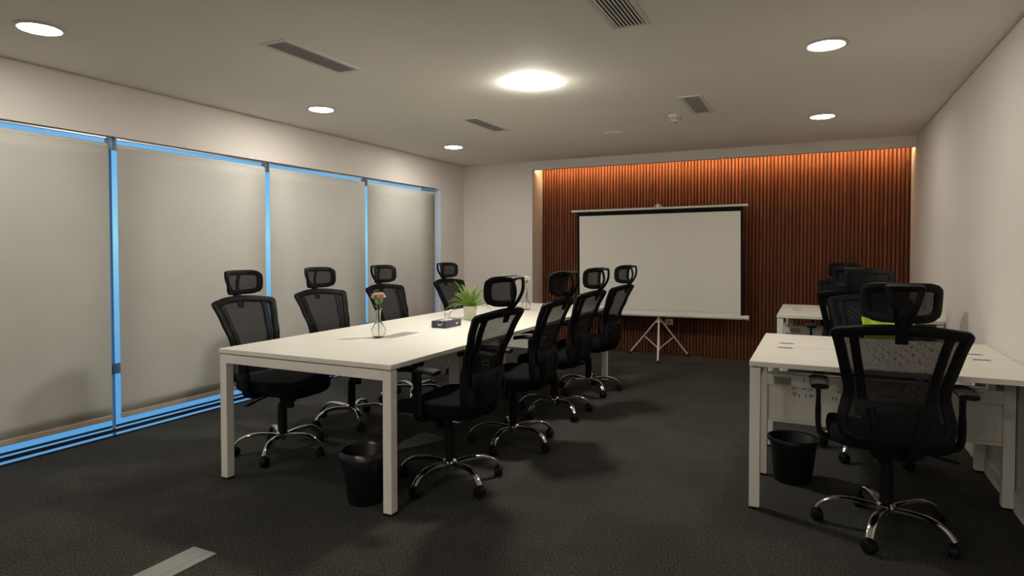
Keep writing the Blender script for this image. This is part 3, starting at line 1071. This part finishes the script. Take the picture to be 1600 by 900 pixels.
def petals(n_layers, r0, seed):
    """a round carnation head: ruffled petals radiating over a dome"""
    rnd = random.Random(seed)
    mb = MB()
    for k in range(46):
        t_ = (k + 0.5) / 46
        el = math.acos(1 - 1.15 * t_)                       # 0 = straight up, past the equator at the end
        a = 2.399963 * k + rnd.uniform(-.1, .1)
        d_ = Vector((math.sin(el) * math.cos(a), math.sin(el) * math.sin(a), 1.0 * math.cos(el)))
        si = Vector((-math.sin(a), math.cos(a), 0))
        spin = rnd.uniform(-.8, .8) if el < 0.7 else rnd.uniform(-.3, .3)
        si = (Matrix.Rotation(spin, 3, d_.normalized()) @ si)
        nr_ = d_.cross(si).normalized()
        ln = r0 * rnd.uniform(0.88, 1.06)
        vs, fs = [], []
        for i in range(4):
            s_ = i / 3
            for j in range(5):
                q = (j - 2) / 2
                w_ = r0 * 0.42 * (0.15 + 0.85 * s_) * q
                p = d_ * (0.10 * r0 + ln * 0.9 * s_) + si * w_
                p += nr_ * (r0 * 0.13 * s_ * math.sin(q * 5.0 + k)) + Vector((0, 0, r0 * 0.45))
                if i == 3:
                    p -= d_ * (r0 * (0.10 * abs(q) + rnd.uniform(0, .10)))
                vs.append(p)
        for i in range(3):
            for j in range(4):
                b_ = i * 5 + j
                fs.append((b_, b_ + 1, b_ + 6, b_ + 5))
        mb.add(vs, fs)
    return mb


def flower(x, y, lab, cat_mat, top, heads, seed, zbase=0.012):
    f_ = thing('carnation', lab, 'flower', (x, y, ZT + zbase), 0, 'single flowers in the bud vases')
    rnd = random.Random(seed)
    for hx_, hy_, hz, rr in heads:
        sm_ = MB()
        sm_.tube(smoothpath([(0.004, -0.002, 0.0), (0.0, 0.001, 0.09), (hx_ * 0.3, hy_ * 0.3, 0.155), (hx_, hy_, hz - 0.012)], 4), 0.0021, 8)
        obj('stem', sm_, 'stem', f_, smooth=60)
        pb = petals(5, rr, seed + int(hz * 1000))
        bl = obj('bloom', pb, cat_mat, f_, (hx_, hy_, hz), smooth=80)
        obj('calyx', MB().lathe([(0.002, -0.026), (0.009, -0.016), (0.011, -0.004), (0.013, 0.006)], 12), 'stem', bl, smooth=60)
    for k in range(5 if top > 0.27 else 3):
        a = rnd.uniform(0, 2 * PI)
        z0 = 0.15 + 0.022 * k
        lf = MB()
        vs, fs = [], []
        for i in range(6):
            s_ = i / 5
            w_ = 0.007 * math.sin(PI * min(1, s_ * 0.92 + 0.08))
            rr = 0.004 + 0.034 * s_
            zz = z0 + 0.045 * s_ - 0.02 * s_ * s_
            for j in (-1, 0, 1):
                vs.append((rr * math.cos(a) - j * w_ * math.sin(a), rr * math.sin(a) + j * w_ * math.cos(a), zz - 0.002 * (j == 0)))
        for i in range(5):
            for j in range(2):
                b_ = i * 3 + j
                fs.append((b_, b_ + 1, b_ + 4, b_ + 3))
        obj('leaf', lf.add(vs, fs), 'stem', f_, smooth=80)
    return f_


V1 = (-2.515, 3.225)
V2 = (-2.432, 5.319)
vase(*V1, 'clear glass bud vase holding the pink carnation on the table')
vase(*V2, 'clear glass bud vase with the white flower, far end of the table', 0.165, 0.046)
flower(*V1, 'pink carnation with two blooms in the nearer glass vase', 'petal_pink', 0.28,
       [(-0.014, -0.004, 0.230, 0.034), (0.018, 0.006, 0.234, 0.032)], 3)
flower(*V2, 'single white carnation in the farther glass vase', 'petal_white', 0.26, [(0.004, 0.004, 0.258, 0.034)], 8)

# potted fern
FX, FY = -2.49, 4.365
F = thing('potted_fern', 'bright green fern in a cream pot on the conference table', 'plant', (FX, FY, ZT))
obj('pot', MB().lathe([(0.0001, 0), (0.042, 0), (0.046, 0.004), (0.0545, 0.108), (0.0555, 0.112), (0.052, 0.112), (0.050, 0.100), (0.0001, 0.098)], 32), 'pot', F, smooth=40)
obj('soil', MB().lathe([(0.050, 0.099), (0.03, 0.106), (0.0001, 0.108)], 20), 'soil', F, smooth=60)
rnd = random.Random(11)
for k in range(44):
    a = 2.399963 * k + rnd.uniform(-.2, .2)
    el = 0.25 + 1.15 * (1 - (k / 43) ** 0.8) if k < 43 else 1.3
    ln = rnd.uniform(0.145, 0.22)
    if k % 9 == 4:
        ln = 0.24
    vs, fs = [], []
    n_ = 18
    P3 = []
    for i in range(n_ + 1):
        s_ = i / n_
        e2 = el - 0.9 * s_ * s_ * (1.25 - el * 0.55)
        if i == 0:
            p = Vector((0.012 * math.cos(a), 0.012 * math.sin(a), 0.104))
        else:
            p = P3[-1] + Vector((math.cos(a) * math.cos(e2), math.sin(a) * math.cos(e2), math.sin(e2))) * (ln / n_)
        p.z = max(p.z, 0.012)
        P3.append(p)
    side = Vector((-math.sin(a), math.cos(a), 0))
    fm = MB()
    fm.sweep(P3, Vector((0, 0, 1)), 0.0022, 0.0016, n=4, power=2)
    for i in range(2, n_ + 1):
        s_ = i / n_
        pl = 0.026 * math.sin(PI * min(1.0, 0.12 + 0.86 * s_)) ** 0.7 + 0.003
        T_ = (P3[i] - P3[i - 1]).normalized()
        for sg in (-1, 1):
            d_ = (side * sg * 0.86 + T_ * 0.5).normalized()
            tip = P3[i] + d_ * pl + Vector((0, 0, -0.18 * pl))
            w_ = T_ * 0.0025
            fm.add([P3[i] - w_, P3[i] + d_ * pl * .5 - w_ * 1.1, tip, P3[i] + d_ * pl * .5 + w_ * 1.1, P3[i] + w_],
                   [(0, 1, 3, 4), (1, 2, 3)])
    obj('frond', fm, 'frond', F)

# tissue box with its printed swirl
TBX, TBY = -2.424, 3.900
tb_ = thing('tissue_box', 'dark navy tissue box with white swirl marks on the conference table', 'box', (TBX, TBY, ZT))
a_, c_, h_ = 0.061, 0.106, 0.050
obj('carton', MB().box(-a_, a_, -c_, c_, 0, h_, 0.0015), 'tissue_box', tb_)
op = MB()
n_ = 24
op.add([(0.030 * math.cos(2 * PI * i / n_), 0.070 * math.sin(2 * PI * i / n_), h_ + 0.0006) for i in range(n_)], [tuple(range(n_))])
obj('opening_film', op, 'print_white', tb_)


def swirl(name, origin, ax, nrm):
    """small white hand-drawn swirl: a looped body with an upward flick"""
    pts2 = [(-0.016, 0.010), (-0.019, 0.002), (-0.012, -0.006), (-0.004, -0.009), (0.004, -0.004), (0.000, 0.002), (-0.007, 0.000), (-0.004, -0.007),
            (0.006, -0.006), (0.013, 0.002), (0.017, 0.009), (0.023, 0.011)]
    P_ = [Vector(origin) + Vector(ax) * u + Vector((0, 0, 1)) * w_ + Vector(nrm) * 0.0006 for u, w_ in pts2]
    mb = MB()
    mb.sweep(smoothpath(P_, 4), Vector(nrm), 0.0048, 0.0008, n=6)
    pts3 = [(-0.012, 0.008), (-0.014, 0.001), (-0.007, -0.004), (-0.003, 0.001)]
    P_ = [Vector(origin) + Vector(ax) * u + Vector((0, 0, 1)) * w_ + Vector(nrm) * 0.0006 for u, w_ in pts3]
    mb.sweep(smoothpath(P_, 4), Vector(nrm), 0.0042, 0.0008, n=6)
    obj(name, mb, 'print_white', tb_)


swirl('printed_mark', (0.012, -c_, h_ * 0.52), (1, 0, 0), (0, -1, 0))
swirl('printed_mark', (a_, 0.050, h_ * 0.52), (0, 1, 0), (1, 0, 0))
ts = MB()
vs, fs = [], []
n_ = 20
for j in range(7):
    t_ = j / 6
    z = h_ - 0.004 + 0.066 * t_
    for i in range(n_):
        a = 2 * PI * i / n_
        fold = 1 + 0.35 * math.sin(3 * a + 1.2 * t_) * (0.3 + t_)
        rx = (0.016 + 0.012 * t_ * t_) * fold
        ry = (0.030 - 0.016 * math.sin(PI * t_ * 0.8) + 0.008 * t_) * fold
        vs.append((rx * math.cos(a) + 0.006 * t_, ry * math.sin(a) + 0.016 * t_ * t_, z + 0.012 * t_ * math.sin(a + 0.8)))
for j in range(6):
    for i in range(n_):
        k = (i + 1) % n_
        fs.append((j * n_ + i, j * n_ + k, (j + 1) * n_ + k, (j + 1) * n_ + i))
obj('tissue', ts.add(vs, fs), 'tissue', tb_, smooth=70)

# ================================================================== bins, cloth, translucent sheet, floor strip
bin_prof = [(0.0001, 0.006), (0.088, 0.006), (0.118, 0.258), (0.122, 0.262), (0.128, 0.262), (0.128, 0.250), (0.122, 0.246), (0.095, 0.004), (0.092, 0.0), (0.0001, 0.0)]
bin_me = MB().lathe(bin_prof, 36).mesh('bin_shell', 40)
b1 = thing('waste_bin', 'black waste bin with a folded liner under the near end of the table', 'bin', (-2.105, 2.590, 0), 0, 'black round waste bins')
obj('bin_shell', bin_me, 'bin', b1)
lv_, lf_ = [], []
n_ = 48
prof = [(0.086, 0.02), (0.112, 0.20), (0.119, 0.262), (0.126, 0.272), (0.134, 0.262), (0.136, 0.235), (0.131, 0.190)]
for j, (rr, z) in enumerate(prof):
    for i in range(n_):
        a = 2 * PI * i / n_
        w_ = noise.noise(Vector((math.cos(a) * 3, math.sin(a) * 3, j * 0.6)))
        out = 0.006 * w_ * (1 if j > 2 else 0.3)
        dz = (0.016 * noise.noise(Vector((math.cos(a) * 2.2, math.sin(a) * 2.2, 5.0))) if j == len(prof) - 1 else 0.006 * w_ * (j > 2))
        lv_.append(((rr + out) * math.cos(a), (rr + out) * math.sin(a), z + dz))
for j in range(len(prof) - 1):
    for i in range(n_):
        k = (i + 1) % n_
        lf_.append((j * n_ + i, j * n_ + k, (j + 1) * n_ + k, (j + 1) * n_ + i))
lf_.append(tuple(range(n_)))
obj('bin_liner', MB().add(lv_, lf_), 'liner', b1, smooth=70)
b2 = thing('waste_bin', 'plain black waste bin beside the leg of the near workstation', 'bin', (-0.103, 3.875, 0), 0, 'black round waste bins')
b2.scale = (1.03, 1.03, 0.93)
obj('bin_shell', bin_me, 'bin', b2)
obj('rim_ring', MB().lathe([(0.127, 0.244), (0.133, 0.246), (0.134, 0.262), (0.130, 0.268), (0.120, 0.266), (0.119, 0.258)], 36, cap=False), 'bin', b2, smooth=40)

# lime cloth hanging over the front of the backrest of the chair that faces the camera
def LM(u, z):
    p = SB(u, z, 0.038 + 0.006 * math.sin(u * 70 + z * 14) + 0.004 * noise.noise(Vector((u * 25, z * 20, 3))))[0]
    return (0.335 + p.y, 4.56 - p.x, p.z)


vs, fs = [], []
nz, nu = 18, 16
for j in range(nz + 1):
    t_ = j / nz
    z = 0.515 + 0.325 * t_
    for i in range(nu + 1):
        q = i / nu
        u0 = -0.010 - 0.045 * t_
        u1 = 0.145 + 0.015 * t_
        vs.append(LM(u0 + (u1 - u0) * q, z - 0.030 * t_ * q))
for j in range(nz):
    for i in range(nu):
        a = j * (nu + 1) + i
        fs.append((a, a + 1, a + nu + 2, a + nu + 1))
o = obj('cloth', MB().add(vs, fs), 'lime', None, smooth=60)
sd = o.modifiers.new('cloth', 'SOLIDIFY')
sd.thickness = 0.006
tag(o, 'lime green cloth hung on the chair facing us, showing just below a headrest', 'cloth')

# crumpled grey translucent sheet on the floor under the table
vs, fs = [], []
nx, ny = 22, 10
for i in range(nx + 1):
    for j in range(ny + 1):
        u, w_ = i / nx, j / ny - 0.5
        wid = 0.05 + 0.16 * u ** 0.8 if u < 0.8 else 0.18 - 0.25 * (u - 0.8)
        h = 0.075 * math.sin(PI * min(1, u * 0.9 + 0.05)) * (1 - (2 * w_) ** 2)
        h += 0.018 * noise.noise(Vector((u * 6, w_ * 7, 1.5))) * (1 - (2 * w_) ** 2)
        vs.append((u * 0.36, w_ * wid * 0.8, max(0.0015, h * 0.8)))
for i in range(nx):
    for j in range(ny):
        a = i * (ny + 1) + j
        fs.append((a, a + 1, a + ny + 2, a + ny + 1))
o = obj('crumpled_sheet', MB().add(vs, fs), 'film', None, (-2.47, 3.34, 0), math.radians(72), smooth=70)
tag(o, 'crumpled grey translucent sheet lying on the carpet under the table', 'bag')

fs_ = thing('floor_strip', 'grey metal cable strip set in the carpet at the lower left', 'floor strip', (-2.395, 1.2, 0))
obj('cover_plate', MB().box(-0.055, 0.045, -0.62, 0.64, 0, 0.006, 0.001), 'floor_box', fs_)
obj('side_plate', MB().box(0.0468, 0.088, -0.62, 0.64, 0, 0.006, 0.001), 'floor_box', fs_)
